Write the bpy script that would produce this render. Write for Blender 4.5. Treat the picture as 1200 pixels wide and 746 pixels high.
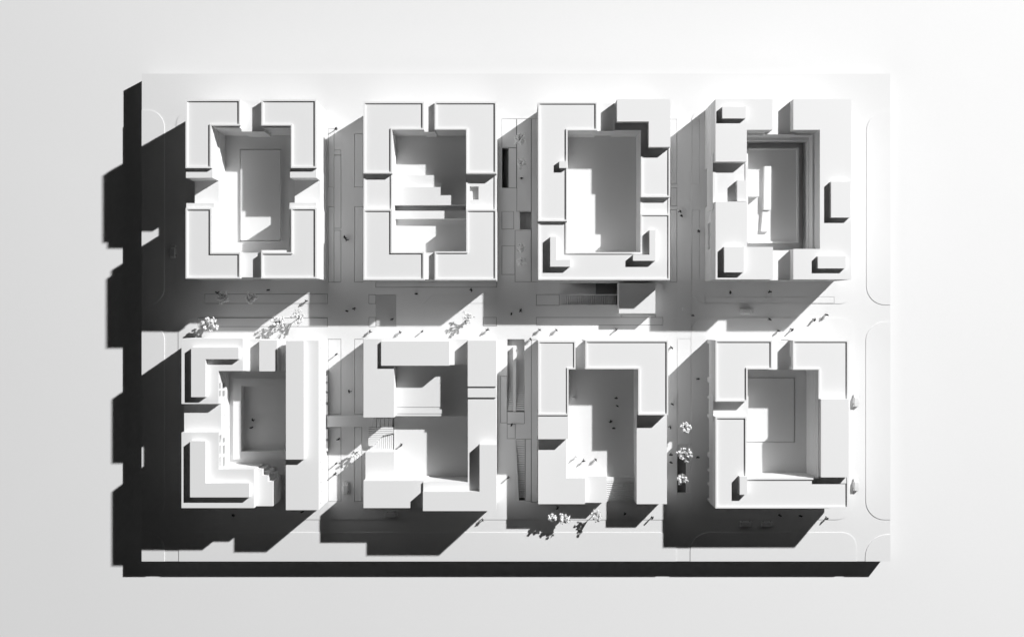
import bpy, bmesh, math, random
from mathutils import Vector, Matrix
from mathutils.geometry import delaunay_2d_cdt

# ------------------------------------------------------------------ clear
for o in list(bpy.data.objects):
    bpy.data.objects.remove(o, do_unlink=True)
SC = bpy.context.scene
COL = SC.collection
random.seed(11)
PI = math.pi

# ------------------------------------------------------------------ scale
# One unit of the drawing grid is one millimetre of the card model (scale about 1:300).
# Grid x runs east, grid y runs south; z = 0 is the top of the pavements.
MM = 0.001
CX, CY, CAMH = 600.0, 373.0, 1200.0

# ------------------------------------------------------------------ camera
cam = bpy.data.cameras.new('camera')
cam.sensor_width = 36.0
cam.lens = 36.0
cam.clip_start = 0.01
cam.clip_end = 50.0
camo = bpy.data.objects.new('camera', cam)
COL.objects.link(camo)
camo.location = (0, 0, CAMH * MM)
SC.camera = camo

# ------------------------------------------------------------------ world: dim studio
wd = bpy.data.worlds.new('World')
SC.world = wd
wd.use_nodes = True
bg = wd.node_tree.nodes['Background']
bg.inputs['Color'].default_value = (1, 1, 1, 1)
bg.inputs['Strength'].default_value = 0.014

# ------------------------------------------------------------------ the one studio lamp, upper right
kl = bpy.data.lights.new('studio_lamp', 'POINT')
kl.energy = 1.0
kl.shadow_soft_size = 0.030
kl.use_nodes = True
nt = kl.node_tree
em = nt.nodes['Emission']
lf = nt.nodes.new('ShaderNodeLightFalloff')
lf.inputs['Strength'].default_value = 67.0
nt.links.new(lf.outputs['Constant'], em.inputs['Strength'])
klo = bpy.data.objects.new('studio_lamp', kl)
COL.objects.link(klo)
klo.location = ((2416 - CX) * MM, (CY + 1106) * MM, 1560 * MM)

# ------------------------------------------------------------------ render settings
SC.view_settings.view_transform = 'Standard'
SC.view_settings.look = 'None'
SC.view_settings.exposure = 0.0
SC.view_settings.gamma = 1.0
SC.view_settings.use_curve_mapping = False
SC.render.engine = 'CYCLES'
SC.cycles.max_bounces = 16
SC.cycles.diffuse_bounces = 12
SC.cycles.glossy_bounces = 4
SC.cycles.caustics_reflective = False
SC.cycles.use_denoising = True
SC.cycles.sample_clamp_indirect = 0.0


# ------------------------------------------------------------------ materials
def mat(name, col, rough=0.7, grain=0.03, gscale=900.0, bump=0.15, spec=0.25, blot=0.02):
    m = bpy.data.materials.new(name)
    m.use_nodes = True
    t = m.node_tree
    b = t.nodes['Principled BSDF']
    b.inputs['Roughness'].default_value = rough
    b.inputs['Specular IOR Level'].default_value = spec
    tc = t.nodes.new('ShaderNodeTexCoord')
    n1 = t.nodes.new('ShaderNodeTexNoise')
    n1.inputs['Scale'].default_value = gscale
    n1.inputs['Detail'].default_value = 3
    n2 = t.nodes.new('ShaderNodeTexNoise')
    n2.inputs['Scale'].default_value = 9.0
    n2.inputs['Detail'].default_value = 4
    t.links.new(tc.outputs['Object'], n1.inputs['Vector'])
    t.links.new(tc.outputs['Object'], n2.inputs['Vector'])
    m1 = t.nodes.new('ShaderNodeMapRange')
    m1.inputs['To Min'].default_value = 1 - grain
    m1.inputs['To Max'].default_value = 1 + grain
    t.links.new(n1.outputs['Fac'], m1.inputs['Value'])
    m2 = t.nodes.new('ShaderNodeMapRange')
    m2.inputs['To Min'].default_value = 1 - blot
    m2.inputs['To Max'].default_value = 1 + blot
    t.links.new(n2.outputs['Fac'], m2.inputs['Value'])
    mu = t.nodes.new('ShaderNodeMath')
    mu.operation = 'MULTIPLY'
    t.links.new(m1.outputs['Result'], mu.inputs[0])
    t.links.new(m2.outputs['Result'], mu.inputs[1])
    vm = t.nodes.new('ShaderNodeVectorMath')
    vm.operation = 'SCALE'
    vm.inputs[0].default_value = (col, col, col)
    t.links.new(mu.outputs['Value'], vm.inputs['Scale'])
    t.links.new(vm.outputs['Vector'], b.inputs['Base Color'])
    if bump:
        bp = t.nodes.new('ShaderNodeBump')
        bp.inputs['Strength'].default_value = bump
        bp.inputs['Distance'].default_value = 0.0001
        t.links.new(n1.outputs['Fac'], bp.inputs['Height'])
        t.links.new(bp.outputs['Normal'], b.inputs['Normal'])
    return m


M_TABLE = mat('white_table_paper', 0.82, 0.8, 0.012, 500, 0.06, 0.1, 0.012)
M_BASE = mat('white_lacquered_board', 0.77, 0.7, 0.015, 700, 0.08, 0.2, 0.015)
M_PAVE = mat('white_card_paving', 0.77, 0.75, 0.015, 800, 0.08, 0.2, 0.02)
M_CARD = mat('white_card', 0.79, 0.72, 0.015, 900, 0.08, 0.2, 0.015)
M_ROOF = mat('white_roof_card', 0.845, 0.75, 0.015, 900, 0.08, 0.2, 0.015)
M_STEP = mat('white_stair_card', 0.77, 0.75, 0.02, 900, 0.08, 0.2, 0.02)
M_GREY = mat('grey_card_panel', 0.58, 0.75, 0.03, 900, 0.1, 0.2, 0.03)
M_EDGE = mat('grey_board_edge', 0.30, 0.8, 0.05, 600, 0.2, 0.1, 0.05)
M_PANE = mat('grey_window_card', 0.38, 0.6, 0.03, 900, 0.1, 0.2, 0.03)
M_SOIL = mat('dark_planter_lining', 0.22, 0.9, 0.1, 1500, 0.3, 0.1, 0.1)
M_TREE = mat('pale_dried_flower_heads', 0.84, 0.9, 0.1, 2500, 0.4, 0.1, 0.06)
M_TWIG = mat('dark_dried_twig', 0.10, 0.85, 0.1, 2500, 0.3, 0.1, 0.06)
M_FIG = mat('dark_painted_figure', 0.035, 0.7, 0.1, 2500, 0.1, 0.2, 0.1)
M_FIGW = mat('white_painted_figure', 0.72, 0.7, 0.04, 2500, 0.1, 0.2, 0.03)
M_CAR = mat('white_model_car', 0.70, 0.45, 0.02, 1500, 0.05, 0.4, 0.02)
M_TYRE = mat('dark_grey_tyre', 0.08, 0.8, 0.05, 2500, 0.1, 0.2, 0.05)
M_GLASS = mat('grey_car_glazing', 0.42, 0.25, 0.02, 1500, 0.0, 0.5, 0.02)


# ------------------------------------------------------------------ helpers
def W(px, py, z=0.0):
    """Drawing position of a point seen at height z -> plan millimetres on the board."""
    k = 1.0 - z / CAMH
    return ((px - CX) * k, (CY - py) * k)


def poly_at(pts, z):
    return [W(x, y, z) for x, y in pts]


def rect(x0, y0, x1, y1):
    return [(x0, y0), (x1, y0), (x1, y1), (x0, y1)]


def ccw(p):
    a = sum(p[i][0] * p[(i + 1) % len(p)][1] - p[(i + 1) % len(p)][0] * p[i][1] for i in range(len(p)))
    return p if a > 0 else p[::-1]


def inset(p, d):
    """Offset a ccw polygon inward by d."""
    n = len(p)
    out = []
    for i in range(n):
        a, b, c = Vector(p[i - 1]), Vector(p[i]), Vector(p[(i + 1) % n])
        e1, e2 = (b - a).normalized(), (c - b).normalized()
        n1, n2 = Vector((-e1.y, e1.x)), Vector((-e2.y, e2.x))
        den = 1 + n1.dot(n2)
        out.append(tuple(b + (n1 + n2) * (d / max(den, 0.2))))
    return out


def finish(name, bm, m, parent=None, smooth=False):
    me = bpy.data.meshes.new(name)
    bm.normal_update()
    bm.to_mesh(me)
    bm.free()
    me.materials.append(m)
    if smooth:
        for f in me.polygons:
            f.use_smooth = True
    o = bpy.data.objects.new(name, me)
    COL.objects.link(o)
    if parent is not None:
        o.parent = parent
        o.location = -(Vector(parent['origin']) if 'origin' in parent else Vector((0, 0, 0)))
    return o


def prism_bm(bm, p, z0, z1, bottom=True, top=True):
    p = ccw(p)
    lo = [bm.verts.new((x * MM, y * MM, z0 * MM)) for x, y in p]
    hi = [bm.verts.new((x * MM, y * MM, z1 * MM)) for x, y in p]
    n = len(p)
    for i in range(n):
        j = (i + 1) % n
        bm.faces.new((lo[i], lo[j], hi[j], hi[i]))
    if top:
        bm.faces.new(hi)
    if bottom:
        bm.faces.new(lo[::-1])


def ring_bm(bm, po, pi, z0, z1):
    n = len(po)
    vo0 = [bm.verts.new((x * MM, y * MM, z0 * MM)) for x, y in po]
    vo1 = [bm.verts.new((x * MM, y * MM, z1 * MM)) for x, y in po]
    vi0 = [bm.verts.new((x * MM, y * MM, z0 * MM)) for x, y in pi]
    vi1 = [bm.verts.new((x * MM, y * MM, z1 * MM)) for x, y in pi]
    for i in range(n):
        j = (i + 1) % n
        bm.faces.new((vo0[i], vo0[j], vo1[j], vo1[i]))
        bm.faces.new((vo1[i], vo1[j], vi1[j], vi1[i]))
        bm.faces.new((vi1[i], vi1[j], vi0[j], vi0[i]))
        bm.faces.new((vi0[i], vi0[j], vo0[j], vo0[i]))


def carve(o, boxes):
    """Cut real openings: boxes are plan-mm (x0,y0,z0,x1,y1,z1)."""
    bm = bmesh.new()
    for x0, y0, z0, x1, y1, z1 in boxes:
        prism_bm(bm, [(x0, y0), (x1, y0), (x1, y1), (x0, y1)], z0, z1)
    c = finish('cutter', bm, M_CARD)
    md = o.modifiers.new('cut', 'BOOLEAN')
    md.object = c
    md.operation = 'DIFFERENCE'
    md.solver = 'EXACT'
    dg = bpy.context.evaluated_depsgraph_get()
    dg.update()
    me = bpy.data.meshes.new_from_object(o.evaluated_get(dg))
    o.modifiers.clear()
    o.data = me
    bpy.data.objects.remove(c, do_unlink=True)


def plate(name, outer, holes, z0, z1, m, parent=None):
    """Flat plate with holes; outlines are plan mm."""
    loops = [outer] + holes
    co, ed = [], []
    for lp in loops:
        n0 = len(co)
        co += [Vector(q) for q in lp]
        ed += [(n0 + i, n0 + (i + 1) % len(lp)) for i in range(len(lp))]
    vs, es, fs = delaunay_2d_cdt(co, ed, [], 0, 1e-5)[:3]

    def inside(x, y, lp):
        r = False
        for i in range(len(lp)):
            (xa, ya), (xb, yb) = lp[i - 1], lp[i]
            if (ya > y) != (yb > y) and x < (xb - xa) * (y - ya) / (yb - ya) + xa:
                r = not r
        return r
    keep = []
    for f in fs:
        c = sum((vs[i] for i in f), Vector((0, 0))) / len(f)
        if inside(c.x, c.y, outer) and not any(inside(c.x, c.y, h) for h in holes):
            keep.append(f)
    bm = bmesh.new()
    hi = [bm.verts.new((v.x * MM, v.y * MM, z1 * MM)) for v in vs]
    lo = [bm.verts.new((v.x * MM, v.y * MM, z0 * MM)) for v in vs]
    cnt = {}
    for f in keep:
        if (vs[f[1]] - vs[f[0]]).cross(vs[f[2]] - vs[f[0]]) < 0:
            f = f[::-1]
        bm.faces.new([hi[i] for i in f])
        bm.faces.new([lo[i] for i in reversed(f)])
        for i in range(len(f)):
            cnt[(f[i], f[(i + 1) % len(f)])] = 1
    for (i, j) in cnt:
        if (j, i) not in cnt:
            bm.faces.new((lo[i], lo[j], hi[j], hi[i]))
    bmesh.ops.delete(bm, geom=[v for v in bm.verts if not v.link_faces], context='VERTS')
    o = finish(name, bm, m)
    o.parent = parent
    return o


def rrect(x0, y0, x1, y1, r=(0, 0, 0, 0)):
    """Rounded rectangle on the drawing grid; radii nw, ne, se, sw. Returns plan mm."""
    out = []
    for (cx, cy, a0, rr) in ((x0, y0, 180, r[0]), (x1, y0, 270, r[1]), (x1, y1, 0, r[2]), (x0, y1, 90, r[3])):
        if rr == 0:
            out.append((cx, cy))
            continue
        ox = cx + rr if cx == x0 else cx - rr
        oy = cy + rr if cy == y0 else cy - rr
        for k in range(9):
            a = math.radians(a0 + 90 * k / 8)
            out.append((ox + rr * math.cos(a), oy + rr * math.sin(a)))
    return [W(x, y) for x, y in out]


def tag(o, label, cat=None, group=None, kind=None):
    o['label'] = label
    if cat:
        o['category'] = cat
    if group:
        o['group'] = group
    if kind:
        o['kind'] = kind
    return o


# ================================================================== the setting
bm = bmesh.new()
N = 24
E_ = 2600.0
prism_bm(bm, [(-E_, -E_), (E_, -E_), (E_, E_), (-E_, E_)], -40, -21)
tag(finish('table_surface', bm, M_TABLE), 'plain white tabletop under the model board', kind='structure')

BX0, BY0, BX1, BY1 = 166.0, 86.3, 1043.5, 657.3
# sunken pits: drawing rectangles
PITS = {
    'slot': (588.3, 173.4, 595.4, 220.2),
    'well': (609.2, 248.2, 622.2, 268.7),
    'stair': (594.6, 397.2, 614.6, 482.0),
    'ramp': (604.4, 514.2, 615.2, 586.4),
    'deep': (656.0, 331.6, 724.6, 357.0),
    'plant': (793.9, 521.0, 809.2, 577.2),
}
board_out = [W(x, y) for x, y in rect(BX0, BY0, BX1, BY1)]
pit_holes = [[W(x, y) for x, y in rect(*v)] for v in PITS.values()]


bm = bmesh.new()
prism_bm(bm, board_out, -21, -18.0, True, True)
core = finish('base_board', bm, M_EDGE)
plate('board_core', board_out, pit_holes, -18, -3.0, M_EDGE, core)
tag(core, 'thick white base board carrying the city model', kind='structure')

# pavements: slabs with strips let into them; every strip lies in a fine groove
G = 0.46
STRIPS = [  # x0 y0 x1 y1 (drawing)
    (384.8, 151, 391.2, 219), (391.6, 176.0, 399.3, 181.4), (391.6, 182.2, 399.3, 267.2), (415.7, 157.2, 425.2, 219),
    (384.8, 242.5, 391.2, 330), (391.6, 270.2, 399.3, 330), (415.7, 242.5, 425.2, 330),
    (384.8, 397.5, 399.3, 485), (415.7, 397.5, 425.6, 485), (384.8, 500.5, 399.3, 587), (415.7, 500.5, 423.8, 587),
    (588.3, 139.5, 605, 172.6), (596.2, 173.4, 605, 220), (588.3, 248, 601.8, 268), (588.3, 288, 603.2, 321.3),
    (603.8, 270, 622.3, 329.8), (605.8, 139.5, 622.3, 247.4), (623, 139.5, 629.8, 329.8),
    (586.6, 440.6, 593.9, 494.8), (594.6, 482.6, 614.4, 495.8), (594.6, 497, 603.6, 513.4), (623, 398, 629.6, 588),
    (616, 514.2, 622.3, 586.4),
    (785.8, 140, 792.9, 215.5), (785.8, 220.5, 792.9, 241), (785.8, 246, 792.9, 330),
    (240.2, 344.6, 383.6, 355.2), (232, 372.1, 383.6, 382.3),
    (432.4, 345.3, 440, 355.4), (440.6, 330.9, 581.8, 336.2), (432.4, 372, 440, 382.3), (566.5, 372, 581.6, 381.6),
    (628.8, 345.2, 655.2, 357.4), (628.8, 372, 776.6, 380.4),
    (728, 368.6, 768, 371.4),
]
QUAD = [(497.2, 355.2), (507.8, 345.4), (581.6, 345.4), (581.6, 355.2)]
GRATE = (440.6, 345.3, 464.2, 382.3)


def grow(r, d):
    return [W(x, y) for x, y in rect(r[0] - d, r[1] - d, r[2] + d, r[3] + d)]


def overlaps(r, q):
    return r[0] < q[2] and q[0] < r[2] and r[1] < q[3] and q[1] < r[3]


def notch_outline():
    p = []

    def arc(cx, cy, r, a0, a1):
        for k in range(9):
            a = math.radians(a0 + (a1 - a0) * k / 8)
            p.append((cx + r * math.cos(a), cy + r * math.sin(a)))
    arc(224.5, 146.3, 18, 180, 270)
    p.append((793.3, 128.3))
    p.append((793.3, 596.5))
    arc(780.8, 596.1, 12.4, 0, 90)
    arc(227, 590.3, 18, 90, 180)
    arc(227, 390.0, 18, 180, 270)
    p.append((384.2, 372.0))
    p.append((384.2, 355.5))
    arc(225.0, 337.0, 18.5, 90, 180)
    return [W(x, y) for x, y in p]


main_holes = []
MAINSTRIPS = []
for r in STRIPS:
    if 206 < r[0] and r[2] < 793.2:
        if r[0] < 384 and abs(r[1] - 372.1) < .3:
            r = (r[0], 372.6, r[2], r[3])
        MAINSTRIPS.append(r)
        main_holes.append(grow(r, G))
main_holes.append([W(*q) for q in inset(ccw(QUAD), -G)])
main_holes.append(grow(GRATE, G))
main_holes += [[W(x, y) for x, y in rect(*PITS[k])] for k in ('slot', 'well', 'stair', 'ramp', 'deep')]
road = plate('road', board_out, pit_holes + [grow(r, G) for r in MAINSTRIPS], -3.0, -0.6, M_BASE)
tag(road, 'smooth white roadway layer of the model board between the pavements', kind='structure')
pv = plate('pavement', notch_outline(), main_holes, -0.6, 0.0, M_PAVE)
tag(pv, 'large white pavement slab under the six buildings left of the through road', kind='structure')
for r in MAINSTRIPS:
    plate('paving_strip', grow(r, -0.03), [], -3.0, -0.02, M_PAVE, pv)
plate('paving_strip', [W(*q) for q in inset(ccw(QUAD), 0.05)], [], -0.6, -0.02, M_PAVE, pv)
gr = plate('grate_panel', grow(GRATE, -0.05), [], -0.6, -0.3, M_GREY, pv)
for k in range(12):
    bm = bmesh.new()
    y = 346.2 + k * 3.0
    prism_bm(bm, poly_at(rect(441.2, y, 463.6, y + 1.7), 0), -0.3, 0.0)
    finish('grate_bar', bm, M_GREY, gr)

ES = [(826.2, 347.9, 977.4, 355.0), (841.2, 358.5, 880.0, 371.0)]
pe = plate('pavement', rrect(810.4, 128.3, 1000.0, 355.6, (14, 16, 16, 18)),
           [grow((826.2, 347.9, 977.4, 354.9), G), grow((811.2, 141, 819.5, 215.5), G), grow((811.2, 246, 819.5, 327), G)],
           -0.6, 0.0, M_PAVE)
tag(pe, 'white pavement slab with rounded corners under the upper right building', kind='structure')
for r in ((826.2, 347.9, 977.4, 354.9), (811.2, 141, 819.5, 215.5), (811.2, 246, 819.5, 327)):
    plate('paving_strip', grow(r, -0.05), [], -0.6, -0.02, M_PAVE, pe)
ps = plate('pavement', rrect(810.0, 372.2, 1000.0, 608.4, (16, 16, 20, 20)), [], -0.6, 0.0, M_PAVE)
tag(ps, 'white pavement slab with rounded corners under the lower right building', kind='structure')
for (r, rad, lab) in (
    ((BX0, 129, 192.5, 357), (0, 20, 20, 0), 'pavement strip along the left board edge beside the upper buildings'),
    ((BX0, 378, 192.5, 608.4), (0, 20, 20, 0), 'pavement strip along the left board edge beside the lower buildings'),
    ((BX0, 623.6, 192.5, BY1), (0, 20, 0, 0), 'small pavement corner at the lower left of the board'),
    ((209.6, 623.6, 792.3, BY1), (20, 20, 0, 0), 'long pavement strip along the lower board edge'),
    ((809.0, 623.6, 1003.2, BY1), (22, 16, 0, 0), 'pavement strip along the lower board edge right of the through road'),
    ((1014.2, 626.0, BX1, BY1), (26, 0, 0, 0), 'small pavement corner at the lower right of the board'),
    ((1015.6, 131, BX1, 357.0), (22, 0, 0, 22), 'pavement strip along the right board edge beside the upper buildings'),
    ((1014.8, 377, BX1, 608.5), (22, 0, 0, 22), 'pavement strip along the right board edge beside the lower buildings'),
):
    o = plate('pavement', rrect(*r, rad), [], -0.6, 0.0, M_PAVE)
    tag(o, lab, kind='structure')
# flush paving fields inside the through road
for r, lab in (((793.8, 397.2, 809.6, 461.8), 'flush paving field in the road gap between the lower right pair'),
               ((793.8, 495.5, 809.6, 520.6), 'flush paving field just above the sunken tree planter'),
               ((793.8, 288.6, 810.0, 330.0), 'flush paving field in the road gap between the upper right pair'),
               ((793.25, 331.0, 809.7, 396.6), 'flush paving of the crossing between the four right-hand buildings')):
    o = plate('pavement', grow(r, -0.1), [], -0.6, 0.0, M_PAVE)
    tag(o, lab, kind='structure')


def flight(name, label, steps, cat='staircase'):
    """steps: list of (drawing poly, z0, z1)."""
    e = bpy.data.objects.new(name, None)
    COL.objects.link(e)
    e['origin'] = (0.0, 0.0, 0.0)
    if label:
        tag(e, label, cat)
    for p, z0, z1 in steps:
        bm = bmesh.new()
        prism_bm(bm, poly_at(p, 0), z0, z1)
        finish('step', bm, M_STEP, e)
    return e


# sunken stair with middle wall, upper middle of the lower street
st = []
for k in range(12):
    y0 = 451.5 + k * 2.5
    st.append((rect(594.8, y0, 601.2, y0 + 2.0), -17.99, -7.0 + k * 0.55))
for k in range(13):
    y0 = 448.5 + k * 2.5
    st.append((rect(604.8, y0, 614.4, y0 + 2.0), -17.99, -7.0 + k * 0.5))
e = flight('sunken_staircase', 'white double staircase sunk in the lower street between the two middle buildings', st)
bm = bmesh.new()
prism_bm(bm, poly_at(rect(601.3, 406.5, 604.7, 481.8), 0), -17.99, -0.4)
finish('middle_wall', bm, M_CARD, e)
bm = bmesh.new()
prism_bm(bm, poly_at(rect(594.65, 397.25, 614.55, 481.95), 0), -17.98, -8.0)
finish('landing', bm, M_PAVE, e)
# ramp stair
st = []
for k in range(26):
    y0 = 514.6 + k * 2.7
    xl = 604.7 + 4.2 * k / 26
    st.append((rect(xl, y0, 615.0, y0 + 2.2), -17.99, -0.4 - k * 0.30))
e = flight('street_ramp', 'narrow wedge-shaped stepped ramp cut into the street left of the lower third building', st, 'ramp')
bm = bmesh.new()
prism_bm(bm, poly_at([(604.45, 514.3), (604.6, 514.3), (608.3, 586.3), (604.45, 586.3)], 0), -17.99, -0.25)
finish('cheek_wall', bm, M_CARD, e)
# deep stair in front of the upper third building
st = []
for k in range(26):
    x0 = 656.2 + k * 2.6
    st.append((rect(x0, 345.4, x0 + 2.0, 356.9), -17.99, -0.4 - k * 0.42))
for k in range(18):
    x0 = 656.2 + k * 2.4
    st.append((rect(x0, 331.8, x0 + 2.4, 344.7), -17.99, -0.5 - k * 0.9))
e = flight('entrance_staircase', 'stair and ramp descending beside the podium below the upper third building', st)
bm = bmesh.new()
prism_bm(bm, poly_at(rect(656.1, 344.75, 724.5, 345.35), 0), -17.99, 0.2)
finish('dividing_wall', bm, M_CARD, e)
for nm, lab, zf in (('well', 'small sunken light well in the upper middle street', -12.0),):
    bm = bmesh.new()
    x0, y0, x1, y1 = PITS[nm]
    prism_bm(bm, poly_at(rect(x0 + .05, y0 + .05, x1 - .05, y1 - .05), 0), -17.99, zf)
    tag(finish('light_well', bm, M_PAVE), lab, 'light well')
# planter
bm = bmesh.new()
prism_bm(bm, poly_at(rect(793.95, 521.1, 809.1, 577.1), 0), -17.99, -7.0)
o = finish('tree_planter', bm, M_SOIL)
tag(o, 'dark sunken tree planter in the road gap beside the lower right building', 'planter')
bm = bmesh.new()
prism_bm(bm, poly_at(rect(804.8, 521.2, 809.0, 577.0), 0), -6.99, -1.5)
finish('inner_ledge', bm, M_CARD, o)
bm = bmesh.new()
prism_bm(bm, poly_at(rect(794.1, 521.2, 804.7, 535.0), 0), -6.99, -2.0)
finish('end_ledge', bm, M_CARD, o)


# ================================================================== buildings
def building(label, cx, cy):
    e = bpy.data.objects.new('courtyard_building', None)
    COL.objects.link(e)
    x, y = W(cx, cy)
    e.location = (x * MM, y * MM, 0)
    e['origin'] = (x * MM, y * MM, 0.0)
    return tag(e, label, 'building', 'card model buildings on the board')


def sub(o):
    o['origin'] = (0.0, 0.0, 0.0)
    return o


def vol(b, name, pts, z1, z0=0.0, par=0.0, pw=1.8, ledge=True, m=None, carves=None):
    """Card volume: outline drawn as its top edge is seen, vertical walls down to z0."""
    p = ccw(poly_at(pts, z1))
    bm = bmesh.new()
    prism_bm(bm, p, z0, z1 - par)
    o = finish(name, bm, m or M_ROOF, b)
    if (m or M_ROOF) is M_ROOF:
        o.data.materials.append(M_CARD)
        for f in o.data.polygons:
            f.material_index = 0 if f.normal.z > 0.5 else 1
    if carves:
        carve(o, carves)
    sub(o)
    if par:
        bm = bmesh.new()
        ring_bm(bm, p, inset(p, pw), z1 - par, z1)
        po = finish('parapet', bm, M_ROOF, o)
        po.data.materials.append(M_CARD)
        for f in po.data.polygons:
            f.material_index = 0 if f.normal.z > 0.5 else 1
    if ledge and z1 - z0 > 25:
        bm = bmesh.new()
        q = inset(p, -0.22)
        z = max(z0, 0) + 10.5
        while z < z1 - 5:
            ring_bm(bm, q, p, z, z + 0.55)
            z += 9.2
        finish('floor_ledges', bm, M_CARD, o)
    return o


def box(b, x0, y0, x1, y1, zt, zb, name='roof_box', m=None):
    return vol(b, name, rect(x0, y0, x1, y1), zt, zb, ledge=False, m=m or M_ROOF)


def floor(b, x0, y0, x1, y1, z, name='courtyard_floor', z0=0.0, m=None):
    return vol(b, name, rect(x0, y0, x1, y1), z, z0 - 0.0, ledge=False, m=m or M_PAVE)


def grooved_floor(b, outer, inner, z, dz, gap=0.9, m=None):
    """Court floor with a raised panel standing in a fine open joint."""
    bm = bmesh.new()
    k = (1 - z / CAMH)
    ring_bm(bm, ccw(poly_at(rect(*outer), z)), ccw(poly_at(rect(inner[0] - gap, inner[1] - gap, inner[2] + gap, inner[3] + gap), z)), 0.0, z)
    finish('courtyard_floor', bm, m or M_PAVE, b)
    bm = bmesh.new()
    prism_bm(bm, poly_at(rect(*inner), z + dz), 0.0, z + dz)
    finish('courtyard_plinth', bm, m or M_PAVE, b)


# ---------------- upper row, first
b = building('upper leftmost card building, four L-shaped corner wings round a court with a flat plinth', 300, 223)
HN, HS, HE = 66.0, 62.5, 62.5
d = 4.2
# lower bodies (with terraces) and the raised roof slabs with parapets
nw = [(217.3, 116.7), (281.5, 116.7), (281.5, 149.6), (251.4, 149.6), (251.4, 208.4), (217.3, 208.4)]
vol(b, 'wing', [(217.9, 117.5), (280.9, 117.5), (280.9, 149.7), (249.0, 149.7), (249.0, 208.4), (217.9, 208.4)], HN - d, 0)
vol(b, 'roof_slab', [(217.4, 116.7), (281.7, 116.7), (281.7, 147.2), (247.6, 147.2), (247.6, 197.0), (217.4, 197.0)], HN, HN - d - .3, 1.5, ledge=False)
vol(b, 'wing', [(306.9, 117.5), (370.6, 117.5), (370.6, 208.3), (339.9, 208.3), (339.9, 149.7), (306.9, 149.7)], HE - d, 0)
vol(b, 'roof_slab', [(306.3, 116.7), (370.9, 116.7), (370.9, 196.8), (340.8, 196.8), (340.8, 147.2), (306.3, 147.2)], HE, HE - d - .3, 1.5, ledge=False)
vol(b, 'wing', [(218.3, 238.0), (250.6, 238.0), (250.6, 295.0), (281.4, 295.0), (281.4, 325.9), (218.3, 325.9)], HS - d, 0)
vol(b, 'roof_slab', [(217.5, 243.6), (248.0, 243.6), (248.0, 295.6), (281.8, 295.6), (281.8, 326.3), (217.5, 326.3)], HS, HS - d - .3, 1.5, ledge=False)
vol(b, 'wing', [(339.3, 237.5), (370.8, 237.5), (370.8, 325.9), (306.5, 325.9), (306.5, 293.0), (339.3, 293.0)], HS - d, 0)
vol(b, 'roof_slab', [(341.0, 243.4), (371.1, 243.4), (371.1, 326.3), (305.9, 326.3), (305.9, 295.4), (341.0, 295.4)], HS, HS - d - .3, 1.5, ledge=False)
vol(b, 'link', rect(283.0, 119.0, 309.4, 154.3), 53.5, 20)
vol(b, 'link', rect(282.2, 296.0, 307.8, 324.8), 54.5, 0)
vol(b, 'link', rect(228.3, 200.0, 256.4, 250.0), 38, 0)
vol(b, 'link', rect(345.4, 200.0, 375.0, 250.0), 38, 0)
grooved_floor(b, (240, 150, 372, 312), (281.8, 175.6, 328.4, 281.4), 10.5, 3.2)

# ---------------- upper row, second
b = building('upper second card building whose court is crossed by stepped terraces and a beam', 503, 224)
H = 54.4
vol(b, 'wing', [(425.8, 119.2), (497.0, 119.2), (497.0, 152.0), (459.6, 152.0), (459.6, 203.2), (425.8, 203.2)], H, 0, 1.45)
vol(b, 'wing', [(509.3, 119.2), (581.9, 119.2), (581.9, 203.4), (546.2, 203.4), (546.2, 152.0), (509.3, 152.0)], H, 0, 1.45)
vol(b, 'wing', [(425.8, 245.2), (459.6, 245.2), (459.6, 294.8), (497.2, 294.8), (497.2, 328.0), (425.8, 328.0)], H, 0, 1.45)
vol(b, 'wing', [(546.4, 245.2), (581.9, 245.2), (581.9, 328.0), (509.4, 328.0), (509.4, 294.4), (546.4, 294.4)], H, 0, 1.45)
vol(b, 'link', rect(497.2, 121.4, 510.1, 154.6), 48.5, 0)
vol(b, 'link', rect(497.2, 296.0, 510.1, 327.2), 48.8, 0)
vol(b, 'link', rect(426.1, 195, 460.0, 250), 48.6, 0, 1.3)
x0, y0 = W(550.6, 233.8, 44)
x1, y1 = W(560.8, 218.3, 44)
vol(b, 'link', rect(546.2, 195, 581.6, 250), 44.5, 0, 1.3, carves=[(x0, y0, 37.5, x1, y1, 60)])
floor(b, 445, 145, 562, 305, 15.0)
floor(b, 450, 205.2, 556, 219.6, 23.5, 'terrace_step', 5)
floor(b, 450, 219.2, 556, 240.3, 30.0, 'terrace_step', 5)
floor(b, 450, 247.0, 556, 256.3, 23.5, 'court_beam', 14)

# ---------------- upper row, third
b = building('upper third card building with a tall plain corner and L-shaped roof boxes', 705, 224)
H = 53.5
vol(b, 'wing', [(630.5, 119.6), (700.0, 119.6), (700.0, 152.8), (665.2, 152.8), (665.2, 259.2), (630.5, 259.2)], 56.5, 0, 1.45)
vol(b, 'corner_tower', [(723.2, 116.2), (785.7, 116.2), (785.7, 172.2), (760.3, 172.2), (760.3, 142.4), (723.2, 142.4)], 64.5, 0)
vol(b, 'wing', [(720.0, 140), (720, 152.6), (751.0, 152.6), (751.0, 231.0), (785.4, 231.0), (785.4, 140)], 54.0, 0, 1.3)
cx0, cy0 = W(744.5, 256, 8)
cx1, cy1 = W(749, 234.5, 8)
so = vol(b, 'wing', [(630.6, 250), (664.6, 250), (664.6, 295.4), (750.6, 295.4), (750.6, 250.5), (785.2, 250.5), (785.2, 327.9), (630.6, 327.9)], H, 0, 1.2)
vol(b, 'link', rect(750.4, 225, 785.0, 256), 48.5, 0, 0.9)
vol(b, 'link', rect(699.0, 121.2, 722.2, 153.6), 49.5, 20)
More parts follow.
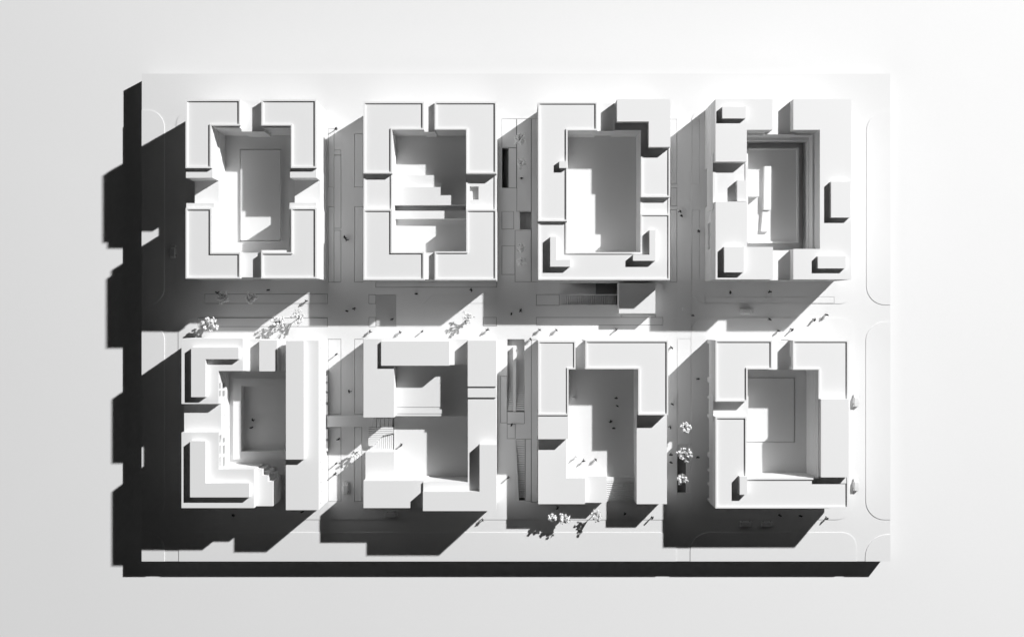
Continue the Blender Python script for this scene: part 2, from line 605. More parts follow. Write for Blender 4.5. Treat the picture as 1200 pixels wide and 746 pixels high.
box(b, 655.4, 188.6, 664.4, 196.8, 60.2, 54)
vol(b, 'roof_box', [(644.8, 277.2), (652.0, 277.2), (652.0, 304.0), (668.3, 304.0), (668.3, 312.3), (644.8, 312.3)], 59.4, 52, ledge=False)
vol(b, 'roof_box', [(761.2, 269.4), (768.4, 269.4), (768.4, 305.4), (742.0, 305.4), (742.0, 298.4), (761.2, 298.4)], 59.4, 52, ledge=False)
floor(b, 655, 148, 760, 305, 11.0)
pd = box(b, 725.4, 331.5, 768.0, 366.9, 20.0, 0.0, 'podium', M_PAVE)
box(b, 768.05, 331.5, 777.6, 340.0, 1.2, -0.01, 'podium_step', M_PAVE)

# ---------------- upper row, fourth
b = building('upper right card building with flat plain roofs, small roof boxes and a tiered court', 912, 222)
H = 61.5
xw0, _ = W(826, 200)
cw = (W(826, 0)[0] - 3, W(0, 292.0, 22)[1], 15, W(826, 0)[0] + 5, W(0, 261.0, 22)[1], 31)
vol(b, 'wing', [(838.5, 116.2), (905.6, 116.2), (905.6, 152.2), (875.2, 152.2), (875.2, 189.4), (838.5, 189.4)], H, 0)
vol(b, 'wing', [(838.6, 236.2), (875.6, 236.2), (875.6, 289.2), (906.0, 289.2), (906.0, 327.2), (838.6, 327.2)], H, 0, carves=[cw])
vol(b, 'wing', [(929.7, 116.2), (997.6, 116.2), (997.6, 327.2), (929.7, 327.2), (929.7, 291.6), (960.8, 291.6), (960.8, 152.2), (929.7, 152.2)], H, 0)
vol(b, 'link', rect(896, 117.0, 932, 157.6), 48.0, 22)
vol(b, 'link', rect(896, 293.2, 932, 328.2), 48.0, 0)
vol(b, 'link', rect(835.4, 180, 876.6, 245), 50.0, 16, 0.8, pw=3.0)
box(b, 837.2, 188, 872, 240, 16.1, 0, 'undercroft', M_CARD)
box(b, 864.0, 211.2, 875.0, 235.6, 58.0, 48)
box(b, 846.6, 124.9, 874.2, 138.7, 67.0, 61)
box(b, 848.8, 289.0, 871.8, 319.0, 67.5, 61)
box(b, 974.0, 212.6, 996.9, 254.8, 67.6, 61)
box(b, 958.6, 300.1, 991.2, 314.4, 67.0, 61)
floor(b, 868, 148, 962, 300, 3.0)
box(b, 868, 175.8, 936.0, 284.6, 17.0, 2.9, 'court_platform', M_PAVE)
# tiers round the north and east side of the court
vol(b, 'court_tier', [(872, 150), (965, 150), (965, 296), (947.3, 296), (947.3, 164.6), (872, 164.6)], 27.0, 5, ledge=False, m=M_CARD)
vol(b, 'court_tier', [(872, 150), (965, 150), (965, 296), (952.2, 296), (952.2, 158.6), (872, 158.6)], 41.0, 5, ledge=False, m=M_CARD)
for r, nm in (((934.0, 173.6, 936.2, 284.6), 'court_curb'), ((877.0, 173.6, 933.9, 175.6), 'court_curb'), ((877.0, 282.4, 933.9, 284.6), 'court_curb')):
    box(b, *r, 19.0, 16.9, nm, M_CARD)
box(b, 872.0, 200.6, 889.6, 230.2, 27.5, 16.9, 'court_block', M_CARD)
vol(b, 'court_block', [(896.0, 194.7), (903.8, 194.7), (903.4, 245.8), (895.2, 245.8)], 23.0, 16.9, ledge=False)
vol(b, 'court_block', [(894.0, 248.2), (901.8, 248.2), (900.2, 271.2), (892.2, 271.2)], 20.8, 16.9, ledge=False)

# ---------------- lower row, first
b = building('lower leftmost card building with L-shaped penthouses and a sunken court basin', 298, 497)
T = 53.0
wx = W(256.2, 0, T)[0]


def winset(ylist, zs):
    out = []
    for (ya, yb) in ylist:
        for (za, zb) in zs:
            yA, yB = W(0, yb, (za + zb) / 2)[1], W(0, ya, (za + zb) / 2)[1]
            out.append((wx - 0.9, yA, za, wx + 6, yB, zb))
            WINS.append((wx - 1.1, yA, za, zb, yB))
    return out


WINS = []
FZ = [(42.5, 50.0), (25.0, 38.5)]
vol(b, 'wing', [(212.7, 396.6), (284.6, 396.6), (284.6, 434.4), (256.0, 434.4), (256.0, 473.0), (212.7, 473.0)], T, 0, 0.0,
    carves=winset([(448.5, 455.0), (457.5, 464.0)], FZ))
vol(b, 'wing', [(212.7, 506.5), (256.4, 506.5), (256.4, 549.6), (297.6, 549.6), (297.6, 594.8), (212.7, 594.8)], T, 0, 0.0,
    carves=winset([(509.5, 518.2), (521.5, 531.5), (534.8, 546.0)], FZ))
for (xa, ya, za, zb, yb) in WINS:
    bm = bmesh.new()
    prism_bm(bm, [(xa - .6, ya + .1), (xa + .4, ya + .1), (xa + .4, yb - .1), (xa - .6, yb - .1)], za + .1, zb - .1)
    finish('window_pane', bm, M_PANE, b)
vol(b, 'penthouse', [(224.0, 407.0), (279.5, 407.0), (279.5, 420.6), (240.8, 420.6), (240.8, 465.0), (224.0, 465.0)], T + 6.5, T - .5, ledge=False)
vol(b, 'penthouse', [(222.7, 516.6), (240.8, 516.6), (240.8, 565.8), (292.0, 565.8), (292.0, 582.3), (222.7, 582.3)], T + 6.5, T - .5, ledge=False)
vol(b, 'link', rect(215.8, 466, 259.0, 514), 42.5, 0, carves=[(W(259.0, 0, 42.5)[0] - 2, W(0, 498, 30)[1], 24.5, W(259.0, 0, 42.5)[0] + 6, W(0, 486, 30)[1], 33)])
vol(b, 'link', rect(278, 397.6, 330, 434.6), 40.0, 0)
vol(b, 'roof_block', rect(303.8, 398.6, 324.4, 434.8), 49.0, 0)
vol(b, 'wing', [(297.0, 549.8), (307.0, 549.8), (307.0, 557.0), (313.8, 557.0), (313.8, 564.0), (319.8, 564.0), (319.8, 592.6), (297.0, 592.6)], 45.0, 0)
for k, (xa, ya) in enumerate(((316, 551), (321, 554), (325, 557.5))):
    box(b, 300, ya, xa, 575, 34.0 - k * 6, 0, 'terrace_step', M_CARD)
eo = vol(b, 'wing', rect(335.0, 399.0, 373.4, 597.2), 53.0, 0)
box(b, 335.05, 399.4, 356.0, 538.0, 59.4, 52, 'roof_slab')
# balconies on the east front
for (yy, zz, ln) in ((401.5, 44, 5.5), (410, 26, 5), (436.0, 42, 4.5), (448.2, 38, 5), (463.2, 42, 4.5), (470.2, 34, 3.5), (475.2, 40, 4),
                     (490, 42, 12), (508, 30, 6), (530, 42, 10), (541, 34, 8), (552, 42, 12), (566, 36, 8), (578, 44, 10)):
    bm = bmesh.new()
    X0 = W(373.4, 0, 52.5)[0]
    Y0 = W(0, yy, zz)[1]
    prism_bm(bm, [(X0 - .2, Y0 - ln), (X0 + 1.6, Y0 - ln), (X0 + 1.6, Y0), (X0 - .2, Y0)], zz - 3.0, zz)
    finish('balcony', bm, M_CARD, eo)
for (ya, yb) in ((439.5, 446), (448.5, 457.5), (460, 470), (473.5, 485.0), (501.5, 513), (515.5, 527)):
    bm = bmesh.new()
    X0 = W(373.4, 0, 52.5)[0]
    prism_bm(bm, [(X0 - .2, CY - yb), (X0 + 2.4, CY - yb), (X0 + 2.4, CY - ya), (X0 - .2, CY - ya)], 8.0, 9.0)
    finish('awning', bm, M_CARD, eo)

# raised rim of the sunken basin and its floor
bm = bmesh.new()
po = ccw(poly_at(rect(273.4, 443.6, 340.0, 537.6), 13))
pi = ccw(poly_at(rect(282.6, 452.0, 336.0, 528.6), 13))
ring_bm(bm, po, pi, 8.9, 13.0)
bf = bmesh.new()
ring_bm(bf, ccw(poly_at(rect(250, 428, 342, 556), 9)), pi, 0.0, 9.0)
finish('courtyard_floor', bf, M_PAVE, b)
finish('basin_rim', bm, M_CARD, b)
bm = bmesh.new()
prism_bm(bm, inset(pi, -.5), 0.0, 1.5)
finish('basin_floor', bm, M_PAVE, b)

# ---------------- lower row, second
b = building('lower second card building with a stepped court platform and a curved stair', 503, 497)
vol(b, 'wing', [(425.9, 397.0), (527.0, 397.0), (527.0, 427.6), (461.6, 427.6), (461.6, 488.8), (425.9, 488.8)], 46.5, 0)
box(b, 446.7, 399.7, 526.4, 428.2, 50.2, 46, 'roof_slab')
vol(b, 'link', rect(520, 397.4, 552, 427.4), 38.0, 0)
vol(b, 'wing', rect(548.1, 399.0, 581.6, 452.6), 50.5, 0)
vol(b, 'wing', rect(548.2, 445.0, 581.5, 465.4), 48.6, 0)
vol(b, 'wing', [(548.3, 460), (581.4, 460), (581.4, 597.0), (496.0, 597.0), (496.0, 564.6), (548.3, 564.6)], 46.4, 0)
vol(b, 'roof_slab', [(562.0, 520.9), (581.7, 520.9), (581.7, 598.3), (495.6, 598.3), (495.6, 575.8), (562.0, 575.8)], 56.0, 46, ledge=False)
vol(b, 'wing', [(426.0, 563.0), (500, 563.0), (500, 594.8), (426.0, 594.8)], 44.0, 0)
vol(b, 'terrace', rect(428.3, 529.4, 462.0, 566), 29.0, 0, ledge=False)
floor(b, 461.7, 486.0, 555, 570, 6.0)
floor(b, 452, 424.0, 560, 476.6, 24.0, 'court_platform')
floor(b, 452, 470.0, 560, 484.3, 23.4, 'court_step')
floor(b, 452, 478.0, 560, 487.2, 22.8, 'court_step')
# curved stair
st = []


def fc(x):
    t = max(0.0, min(1.0, (x - 437.0) / 15.0))
    return 521.5 - 13.0 * t * t * (3 - 2 * t)


def fx(y):
    if y < 508.6:
        return 461.6
    lo, hi = 436.5, 452.5
    for _ in range(30):
        md = (lo + hi) / 2
        if fc(md) > y:
            lo = md
        else:
            hi = md
    return lo


for k in range(9):
    ya = 499.4 + k * 2.45
    yb = ya + 2.0
    st.append(([(432.6, ya), (fx(ya), ya), (fx(yb), yb), (432.6, yb)], 0.0, 9.0 - k * 0.35))
for k in range(12):
    xa = 434.6 + k * 2.25
    xb = xa + 1.8
    st.append(([(xa, fc(xa) + .3), (xb, fc(xb) + .3), (xb, 528.7), (xa, 528.7)], 0.0, 3.0 + k * 0.26))
for k in range(5):
    xa = 438.0 + k * 4.6
    st.append((rect(xa, 489.0, xa + 4.2, 499.0), 0.0, 10.0 - k * 0.2))
fl = flight('curved_stair', None, st)
fl.parent = b
fl.location = -Vector(b['origin'])
bm = bmesh.new()
prism_bm(bm, poly_at(rect(383.4, 487.0, 436.5, 500.0), 8), 6.4, 8.0)
o = finish('street_bridge', bm, M_CARD)
tag(o, 'flat white footbridge spanning the street between the two lower left buildings', 'bridge')
for xx in (386.0, 411.0):
    bm = bmesh.new()
    prism_bm(bm, poly_at(rect(xx, 488.4, xx + 1.2, 498.6), 6), -0.02, 6.45)
    finish('pier', bm, M_CARD, o)

# ---------------- lower row, third
b = building('lower third card building with an open court and a stair to the street', 706, 494)
vol(b, 'wing', [(630.6, 399.2), (674.6, 399.2), (674.6, 432.4), (666.3, 432.4), (666.3, 486.2), (630.6, 486.2)], 45.5, 0, 1.1)
vol(b, 'link', rect(668, 399.6, 692, 432.6), 33.0, 0)
vol(b, 'wing', [(686.0, 398.5), (783.2, 398.5), (783.2, 486.0), (747.9, 486.0), (747.9, 432.2), (686.0, 432.2)], 45.0, 0, 1.45)
vol(b, 'wing', rect(630.7, 480, 666.0, 514.2), 44.0, 0)
vol(b, 'wing', [(630.8, 506), (663.6, 506), (663.6, 559.8), (685.8, 559.8), (685.8, 590.2), (630.8, 590.2)], 31.0, 0, 0.0)
vol(b, 'wing', rect(680, 557.8, 711.0, 588.6), 20.5, 0, ledge=False)
vol(b, 'wing', rect(746.2, 478, 781.6, 590.2), 29.5, 0)
floor(b, 658, 425, 755, 562, 0.8)
st = []
for k in range(10):
    ya = 562.2 + k * 2.5
    st.append((rect(706.0, ya, 748.0, ya + 2.0), 0.0, 7.0 - k * 0.6))
st.append((rect(706, 557.5, 748.0, 562.1), 0.0, 7.4))
fl = flight('court_stair', None, st)
fl.parent = b
fl.location = -Vector(b['origin'])
bm = bmesh.new()
pts = [(672.0 + 1.9 * math.cos(a * PI / 5), 466.5 + 1.9 * math.sin(a * PI / 5)) for a in range(10)]
prism_bm(bm, poly_at(pts, 0), 0.79, 6.5)
o = finish('pale_form', bm, M_CARD)  # plain solid standing in for an unidentified pale upright spot
tag(o, 'small pale upright form against the left court wall of the lower third building', 'post')

# ---------------- lower row, fourth
b = building('lower right card building with an arcaded left front and a raised right roof slab', 916, 497)
H = 49.5
vol(b, 'wing', [(838.5, 398.4), (905.2, 398.4), (905.2, 432.4), (876.2, 432.4), (876.2, 470.2), (838.5, 470.2)], H, 13, 1.4)
cn = (W(929.2, 0, H)[0] - 3, W(0, 428.6, 34)[1], 33.5, W(929.2, 0, H)[0] + 2.0, W(0, 417.0, 34)[1], 43)
vol(b, 'wing', [(929.2, 398.4), (994.4, 398.4), (994.4, 475.0), (959.2, 475.0), (959.2, 433.0), (929.2, 433.0)], H, 0, 1.4, carves=[cn])
vol(b, 'wing', [(838.5, 488.0), (875.2, 488.0), (875.2, 559.8), (959.2, 559.8), (959.2, 540), (994.4, 540), (994.4, 595.2), (838.5, 595.2)], H, 13, 1.4)
vol(b, 'wing', rect(959.2, 470, 994.2, 566), H - 0.6, 0)
box(b, 962.2, 467.4, 994.6, 558.9, 56.2, 48, 'roof_slab')
vol(b, 'link', rect(896, 399.2, 932, 432.8), 35.5, 0)
vol(b, 'link', rect(835.8, 464, 877.0, 494), 39.0, 13)
box(b, 867.0, 558.0, 875.8, 579.2, 55.5, 48)
# recessed ground floor behind the arcade
vol(b, 'ground_floor', [(838.5, 400.0), (895, 400.0), (895, 439.0), (872.0, 439.0), (872.0, 555.5), (988, 555.5), (988, 583.5), (838.5, 583.5)], 13.1, 0, ledge=False, m=M_CARD)
for ya, yb in ((397.6, 402.0), (441.0, 447.2), (463.6, 466.0), (484.5, 488.2), (529.2, 534.2), (548.2, 551.0), (564.0, 567.0), (583.0, 585.4)):
    bm = bmesh.new()
    X0 = W(838.5, 0, H)[0] + 0.15
    prism_bm(bm, [(X0, CY - yb), (X0 + 8, CY - yb), (X0 + 8, CY - ya), (X0, CY - ya)], 0, 13.05)
    finish('pillar', bm, M_CARD, b)
grooved_floor(b, (868, 425, 962, 566), (872.0, 442.8, 930.4, 517.0), 2.0, 0.9)


# ================================================================== trees
def ico_clump(bm, c, r, rng):
    g = bmesh.ops.create_icosphere(bm, subdivisions=1, radius=r)
    ax = Vector((rng.uniform(.7, 1.3), rng.uniform(.7, 1.3), rng.uniform(.6, 1.1)))
    for v in g['verts']:
        q = v.co.copy()
        s = rng.uniform(.65, 1.35)
        v.co = Vector((q.x * ax.x * s, q.y * ax.y * s, q.z * ax.z * s)) + c


def tube(bm, a, b_, r0, r1, n=5):
    a, b_ = Vector(a), Vector(b_)
    dv = (b_ - a).normalized()
    u = dv.orthogonal().normalized()
    v = dv.cross(u)
    A = [bm.verts.new(a + (u * math.cos(2 * PI * i / n) + v * math.sin(2 * PI * i / n)) * r0) for i in range(n)]
    B = [bm.verts.new(b_ + (u * math.cos(2 * PI * i / n) + v * math.sin(2 * PI * i / n)) * r1) for i in range(n)]
    for i in range(n):
        j = (i + 1) % n
        bm.faces.new((A[i], A[j], B[j], B[i]))
    bm.faces.new(A[::-1])
    bm.faces.new(B)


def tree(px, py, h, r, dense, label, seed, z0=0.0):
    """px,py = where the crown is seen; h height, r crown radius (mm); dense: flower heads per branch."""
    rng = random.Random(seed)
    zc = z0 + h * 0.72
    X, Y = W(px, py, zc)
    e = bpy.data.objects.new('model_tree', None)
    COL.objects.link(e)
    e.location = (X * MM, Y * MM, z0 * MM)
    tag(e, label, 'tree', 'dried-flower model trees')
    bt, bc = bmesh.new(), bmesh.new()
    top = Vector((rng.uniform(-.6, .6), rng.uniform(-.6, .6), h * 0.5)) * MM
    tube(bt, (0, 0, -0.3 * MM), top, 0.55 * MM, 0.38 * MM, 6)
    nb = 11 if dense > 3 else 9
    for k in range(nb):
        a = 2 * PI * k / nb + rng.uniform(-.4, .4)
        rr = r * rng.uniform(.45, 1.0)
        tip = Vector((rr * math.cos(a), rr * math.sin(a), h * rng.uniform(.62, 1.0))) * MM
        mid = top.lerp(tip, .5) + Vector((0, 0, -h * .05 * MM))
        tube(bt, top * rng.uniform(.7, 1.0), mid, 0.36 * MM, 0.26 * MM, 4)
        tube(bt, mid, tip, 0.26 * MM, 0.16 * MM, 4)
        for q in range(3):
            t2 = mid.lerp(tip, rng.uniform(.2, 1)) + Vector((rng.uniform(-1, 1), rng.uniform(-1, 1), rng.uniform(-.3, .8))) * r * .28 * MM
            tube(bt, mid, t2, 0.16 * MM, 0.1 * MM, 4)
            for w in range(dense):
                c = t2 + Vector((rng.gauss(0, 1), rng.gauss(0, 1), rng.gauss(0, .8))) * r * .085 * MM
                ico_clump(bc, c, rng.uniform(.5, 1.2) * MM, rng)
    finish('trunk', bt, M_TWIG, e)
    finish('crown', bc, M_TREE, e)


TREES = [
    (261.5, 349, 17, 7.4, 9, 'pale model tree in the shaded street, left of two below the upper leftmost building'),
    (295, 350, 16, 6.4, 9, 'small pale model tree in the shaded street, right of two below the upper leftmost building'),
    (246, 378.5, 25, 9.0, 8, 'bright dense model tree at the road corner above the lower leftmost building'),
    (326, 377, 21, 8.5, 3, 'thin airy model tree, left of two in the sunlit wedge of the middle street'),
    (349, 371, 22, 9.5, 3, 'thin airy model tree, right of two in the sunlit wedge of the middle street'),
    (548, 373, 20, 8.0, 3, 'thin airy model tree in the sunlit wedge below the upper second building'),
    (609, 163, 15, 6.6, 8, 'topmost pale model tree in the upper middle street beside the dark slot'),
    (611, 191, 15, 5.6, 6, 'pale model tree beside the lower end of the dark slot in the upper street'),
    (611, 291, 15, 5.2, 6, 'upper of two pale model trees at the lower end of the upper middle street'),
    (611.5, 307, 15, 5.6, 6, 'lower of two pale model trees at the lower end of the upper middle street'),
    (647.5, 605, 21, 5.6, 9, 'dense round model tree, leftmost of three below the lower third building'),
    (661.5, 606.5, 22, 7.2, 7, 'pale model tree, middle of three below the lower third building'),
    (699, 604, 22, 7.2, 3, 'thin airy model tree, rightmost of three below the lower third building'),
    (804, 500.5, 32, 6.8, 6, 'pale model tree above the sunken planter beside the lower right building'),
    (802.5, 532.5, 34, 8.0, 8, 'bright model tree at the upper end of the sunken planter'),
    (799.5, 561, 38, 6.6, 9, 'bright model tree at the lower end of the sunken planter'),
    (417, 531, 15, 5.5, 3, 'small pale model tree in the street beside the curved stair'),
]
for i, t in enumerate(TREES):
    tree(*t, 100 + i, z0=(-7.0 if i == 15 else (-2.0 if i == 14 else (-0.6 if i == 2 else 0.0))))


# ================================================================== figures
def loft(bm, rings, n=8):
    prev = None
    for (cx, cy, z, rx, ry) in rings:
        cur = [bm.verts.new(((cx + rx * math.cos(2 * PI * i / n)) * MM, (cy + ry * math.sin(2 * PI * i / n)) * MM, z * MM)) for i in range(n)]
        if prev:
            for i in range(n):
                j = (i + 1) % n
                bm.faces.new((prev[i], prev[j], cur[j], cur[i]))
        else:
            bm.faces.new(cur[::-1])
        prev = cur
    bm.faces.new(prev)


def person_mesh(name, m, stride, arm):
    bm = bmesh.new()
    s = 1.08
    R = lambda *a: tuple(v * s for v in a)
    loft(bm, [R(0, 0, 2.7, .50, .36), R(0, 0, 3.0, .62, .42), R(0, 0, 3.5, .54, .38), R(0, 0, 4.1, .66, .44), R(0, 0, 4.6, .86, .44),
              R(0, 0, 4.85, .55, .36), R(0, 0, 4.98, .22, .22), R(0, 0.02, 5.12, .28, .30), R(0, 0.05, 5.4, .40, .44),
              R(0, 0.04, 5.7, .38, .42), R(0, 0.02, 5.95, .18, .2)])
    for sx in (-1, 1):
        y = stride * sx
        loft(bm, [R(sx * .34, y + .22, 0.0, .22, .5), R(sx * .34, y + .15, .22, .2, .4), R(sx * .34, y, .35, .19, .2), R(sx * .33, y * .7, 1.1, .24, .26),
                  R(sx * .31, y * .35, 1.9, .26, .28), R(sx * .29, 0, 2.9, .32, .34)], 6)
        ya = arm * -sx
        loft(bm, [R(sx * .98, ya, 2.45, .14, .18), R(sx * .98, ya * .8, 2.8, .14, .16), R(sx * .95, ya * .3, 3.6, .17, .19), R(sx * .84, 0, 4.55, .2, .22)], 6)
    me = bpy.data.meshes.new(name)
    bm.normal_update()
    bm.to_mesh(me)
    bm.free()
    me.materials.append(m)
    for f in me.polygons:
        f.use_smooth = True
    return me


PM = [person_mesh('person', M_FIG, .0, .0), person_mesh('person', M_FIG, .5, .4), person_mesh('person', M_FIG, .3, -.2)]
PW = person_mesh('person', M_FIGW, .3, .3)
PEOPLE = [
    (393.5, 150.5, 0, 'dark figure in sunlight near the top of the upper left street'),
    (405.5, 280.5, 0, 'dark figure in the upper left street near its lower end'),
    (403.5, 277.5, 0, 'dark figure just above another one in the upper left street'),
    (314, 339.8, 0, 'dark figure close below the upper leftmost building'),
    (254.0, 342.6, 0, 'dark figure beside the left shaded tree below the upper leftmost building'),
    (358.5, 352.3, 0, 'dark figure with a long shadow at the tip of the left sunlit wedge'),
    (406.2, 364.2, 0, 'left one of two dark figures at the shaded crossing of the middle street'),
    (414.8, 361.3, 0, 'right one of two dark figures at the shaded crossing of the middle street'),
    (323.0, 377.2, 0, 'left one of two dark figures beside the airy tree in the left sunlit wedge'),
    (328.0, 376.6, 0, 'right one of two dark figures beside the airy tree in the left sunlit wedge'),
    (433.4, 388.2, 0, 'dark figure in the sunlit middle street at the corner of the lower second building'),
    (468.6, 389.0, 0, 'dark figure in the sunlit street, second from the left above the lower second building'),
    (494.4, 388.2, 0, 'dark figure in the sunlit street, third from the left above the lower second building'),
    (571.2, 386.3, 0, 'dark figure in the sunlit street, rightmost above the lower second building'),
    (545.8, 377.4, 0, 'dark figure under the airy tree below the upper second building'),
    (487.6, 344.2, 0, 'dark figure close below the middle of the upper second building'),
    (552.2, 339.6, 0, 'dark figure close below the right part of the upper second building'),
    (459.2, 374.0, 0, 'dark figure standing on the grey grate in the middle street'),
    (599.3, 367.8, 0, 'left one of two dark figures in the middle of the central crossing'),
    (609.8, 363.6, 0, 'right one of two dark figures in the middle of the central crossing'),
    (632.4, 386.3, 0, 'dark figure in the sunlit street at the left corner of the lower third building'),
    (652.2, 386.6, 0, 'dark figure in the sunlit street, second from the left above the lower third building'),
    (722.3, 386.2, 0, 'dark figure in the sunlit street, rightmost above the lower third building'),
    (622.0, 397.2, 0, 'dark figure beside the top of the sunken double staircase'),
    (611.2, 208.9, 0, 'dark figure beside the dark slot in the upper middle street'),
    (797.5, 247.6, 0, 'upper one of a close pair of dark figures in the upper right road'),
    (798.8, 252.8, 0, 'lower one of a close pair of dark figures in the upper right road'),
    (819.2, 270.6, 0, 'dark figure beside the left front of the upper right building'),
    (801.2, 361.6, 1, 'white figure in the crossing below the upper right road'),
    (812.2, 369.6, 0, 'dark figure in the crossing below the upper right road'),
    (856.0, 342.6, 0, 'dark figure below the left part of the upper right building'),
    (902.4, 341.8, 0, 'dark figure below the middle of the upper right building'),
    (902.6, 374.2, 0, 'dark figure on the lower pavement edge below the upper right building'),
    (913.0, 387.6, 0, 'dark figure at the edge of the sunlight above the lower right building'),
    (928.6, 386.2, 0, 'dark figure in sunlight just right of the shadow edge above the lower right building'),
    (954.8, 374.6, 0, 'left one of two sunlit figures at the right end of the middle street'),
    (969.0, 368.8, 0, 'right one of two sunlit figures at the right end of the middle street'),
    (296.2, 491.8, 0, 'upper one of two dark figures in the sunken basin'),
    (294.4, 500.8, 0, 'lower one of two dark figures in the sunken basin'),
    (393.8, 415.2, 0, 'dark figure in sunlight at the top of the lower left street'),
    (409.0, 458.4, 0, 'dark figure in the shaded lower left street above the footbridge'),
    (396.2, 514.6, 0, 'dark figure in the lower left street just below the footbridge'),
    (393.6, 543.2, 0, 'upper one of two dark figures in the sunlit patch of the lower left street'),
    (392.6, 555.0, 0, 'lower one of two dark figures in the sunlit patch of the lower left street'),
    (273.2, 603.2, 0, 'dark figure in deep shade below the lower leftmost building'),
    (354.0, 599.4, 0, 'dark figure below the right wing of the lower leftmost building'),
    (565.6, 609.0, 0, 'dark figure with a long shadow below the right corner of the lower second building'),
    (595.4, 559.6, 0, 'dark figure in the lower middle street beside the stepped ramp'),
    (599.4, 497.6, 0, 'dark figure below the sunken double staircase'),
    (470.2, 521.2, 0, 'dark figure on the sunlit court floor beside the curved stair'),
    (722.2, 466.4, 0, 'topmost dark figure in the shaded court of the lower third building'),
    (723.6, 475.4, 0, 'second dark figure from the top in the shaded court of the lower third building'),
    (715.6, 493.6, 0, 'third dark figure from the top in the shaded court of the lower third building'),
    (719.4, 501.4, 0, 'lowest dark figure in the shaded court of the lower third building'),
    (675.6, 534.8, 1, 'left one of three figures on the sunlit court floor of the lower third building'),
    (684.0, 540.0, 0, 'middle one of three figures on the sunlit court floor of the lower third building'),
    (698.2, 538.4, 0, 'right one of three figures on the sunlit court floor of the lower third building'),
    (728.6, 569.0, 1, 'white figure on the shaded court stair of the lower third building'),
    (653.2, 595.0, 0, 'dark figure behind the dense tree below the lower third building'),
    (732.2, 602.0, 0, 'dark figure in shade below the court stair of the lower third building'),
    (764.6, 606.6, 0, 'dark figure in the sunlit wedge below the right wing of the lower third building'),
    (785.6, 500.4, 0, 'dark figure left of the tree above the sunken planter'),
    (786.2, 532.6, 0, 'upper one of two dark figures left of the sunken planter'),
    (786.6, 541.8, 0, 'lower one of two dark figures left of the sunken planter'),
    (818.0, 535.4, 0, 'dark figure right of the sunken planter'),
    (818.4, 443.6, 0, 'dark figure beside the arcade of the lower right building'),
    (788.2, 473.4, 0, 'dark figure at the right corner of the lower third building'),
    (787.0, 407.0, 0, 'dark figure in sunlight at the top right corner of the lower third building'),
    (914.2, 603.8, 0, 'left one of two dark figures in shade below the lower right building'),
    (938.6, 604.2, 0, 'right one of two dark figures in shade below the lower right building'),
    (969.6, 607.2, 0, 'dark figure in sunlight below the right corner of the lower right building'),
]
prng = random.Random(5)
ZP = {37: 1.5, 38: 1.5, 49: 6.0, 50: .8, 51: .8, 52: .8, 53: .8, 54: .8, 55: .8, 56: .8, 57: 5.2}
for i, (px, py, w, lab) in enumerate(PEOPLE):
    z = ZP.get(i, 0.0)
    if i in (25, 26):
        z = -0.6
    X, Y = W(px, py, z + 5)
    o = bpy.data.objects.new('person', PW if w else PM[i % 3])
    COL.objects.link(o)
    o.location = (X * MM, Y * MM, z * MM)
    o.rotation_euler = (0, 0, prng.uniform(0, 2 * PI))
    s = prng.uniform(.92, 1.08)
    o.scale = (s * 1.75, s * 1.75, s * 1.2)
    tag(o, lab, 'person', 'model figures')


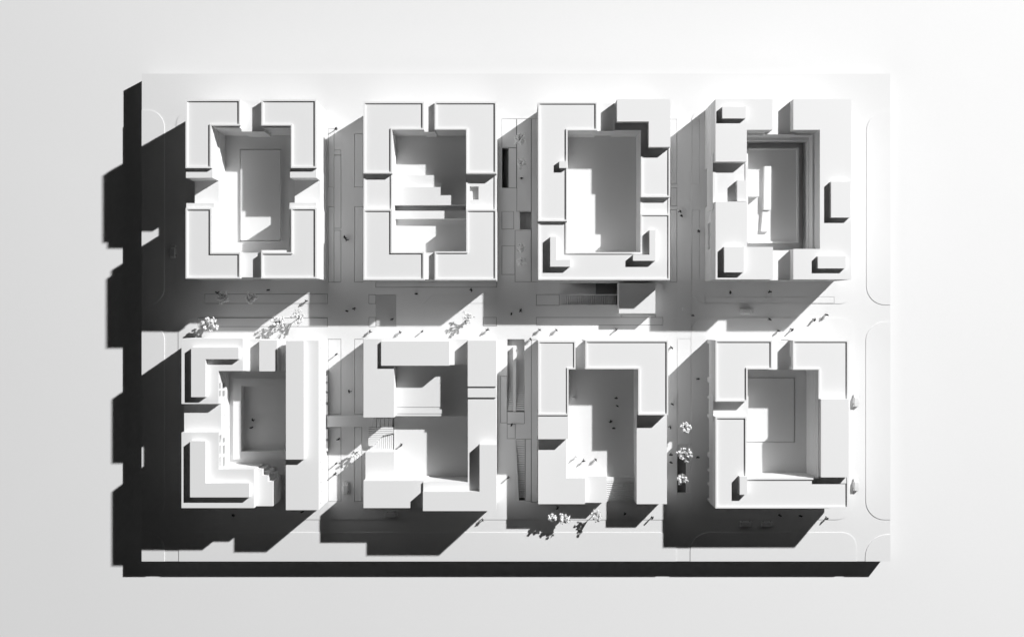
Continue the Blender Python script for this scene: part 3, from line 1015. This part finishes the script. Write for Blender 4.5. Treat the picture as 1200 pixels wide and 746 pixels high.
# ================================================================== cars
def make_car(px, py, horizontal, label, z=-0.6, proto={}):
    X, Y = W(px, py, 2)
    e = bpy.data.objects.new('model_car', None)
    COL.objects.link(e)
    e.location = (X * MM, Y * MM, z * MM)
    e.rotation_euler = (0, 0, 0 if horizontal else PI / 2)
    tag(e, label, 'car', 'white model cars')
    if not proto:
        def bevprism(secs):
            bm = bmesh.new()
            n = len(secs)
            prev = None
            for (x, hw, zb, zt) in secs:
                c = hw * .82
                cur = [bm.verts.new(v) for v in ((x * MM, -hw * MM, zb * MM), (x * MM, -hw * MM, (zb + (zt - zb) * .6) * MM), (x * MM, -c * MM, zt * MM),
                                                 (x * MM, c * MM, zt * MM), (x * MM, hw * MM, (zb + (zt - zb) * .6) * MM), (x * MM, hw * MM, zb * MM))]
                if prev:
                    for i in range(6):
                        j = (i + 1) % 6
                        bm.faces.new((prev[i], cur[i], cur[j], prev[j]))
                else:
                    bm.faces.new(cur)
                prev = cur
            bm.faces.new(prev[::-1])
            bmesh.ops.recalc_face_normals(bm, faces=bm.faces)
            return bm
        body = [(-7.4, 2.4, .8, 2.6), (-7.1, 2.8, .5, 3.2), (-5, 2.95, .4, 3.5), (0, 3.0, .4, 3.6), (4, 2.95, .4, 3.4), (6.8, 2.7, .5, 3.0), (7.4, 2.2, .8, 2.4)]
        cab = [(-7.0, 2.5, 3.3, 3.5), (-6.6, 2.7, 3.3, 5.0), (-2, 2.75, 3.3, 5.3), (3.2, 2.7, 3.3, 5.1), (4.8, 2.5, 3.3, 3.5)]
        gl = [(-6.4, 2.6, 3.7, 3.8), (-6.0, 2.78, 3.7, 4.5), (2.8, 2.78, 3.7, 4.5), (4.2, 2.6, 3.7, 3.8)]
        for nm, sec, m in (('body', body, M_CAR), ('cabin', cab, M_CAR), ('side_windows', gl, M_GLASS)):
            ob = finish(nm, bevprism(sec), m, e)
            proto[nm] = ob.data
        bm = bmesh.new()
        bmesh.ops.create_cone(bm, cap_ends=True, segments=14, radius1=1.05 * MM, radius2=1.05 * MM, depth=.7 * MM)
        bmesh.ops.rotate(bm, verts=bm.verts, cent=(0, 0, 0), matrix=Matrix.Rotation(PI / 2, 3, 'X'))
        wo = finish('wheel', bm, M_TYRE, e)
        proto['wheel'] = wo.data
        bpy.data.objects.remove(wo, do_unlink=True)
    else:
        for nm in ('body', 'cabin', 'side_windows'):
            ob = bpy.data.objects.new(nm, proto[nm])
            COL.objects.link(ob)
            ob.parent = e
    for sx in (-4.4, 4.3):
        for sy in (-2.65, 2.65):
            wv = bpy.data.objects.new('wheel', proto['wheel'])
            COL.objects.link(wv)
            wv.parent = e
            wv.location = (sx * MM, sy * MM, 1.05 * MM)


for c in (
    (405.2, 571.5, False, 'white model car at the lower end of the lower left street', 0.0),
    (875.2, 364.6, True, 'white model car in the shaded road below the upper right building', -0.6),
    (1003.2, 469.0, False, 'white model car in the sunlit right road, upper of two', -0.6),
    (1003.2, 567.6, False, 'white model car in the sunlit right road, lower of two', -0.6),
    (458.5, 602.6, True, 'model car in deep shade close below the lower second building', 0.0),
    (874.5, 613.6, True, 'left model car in the shaded lower road below the lower right building', -0.6),
    (899.0, 613.8, True, 'right model car in the shaded lower road below the lower right building', -0.6),
    (202.8, 294.6, False, 'model car in deep shade on the left road beside the upper leftmost building', -0.6),
):
    make_car(*c)

# drop helper properties
for o in bpy.data.objects:
    if 'origin' in o:
        del o['origin']
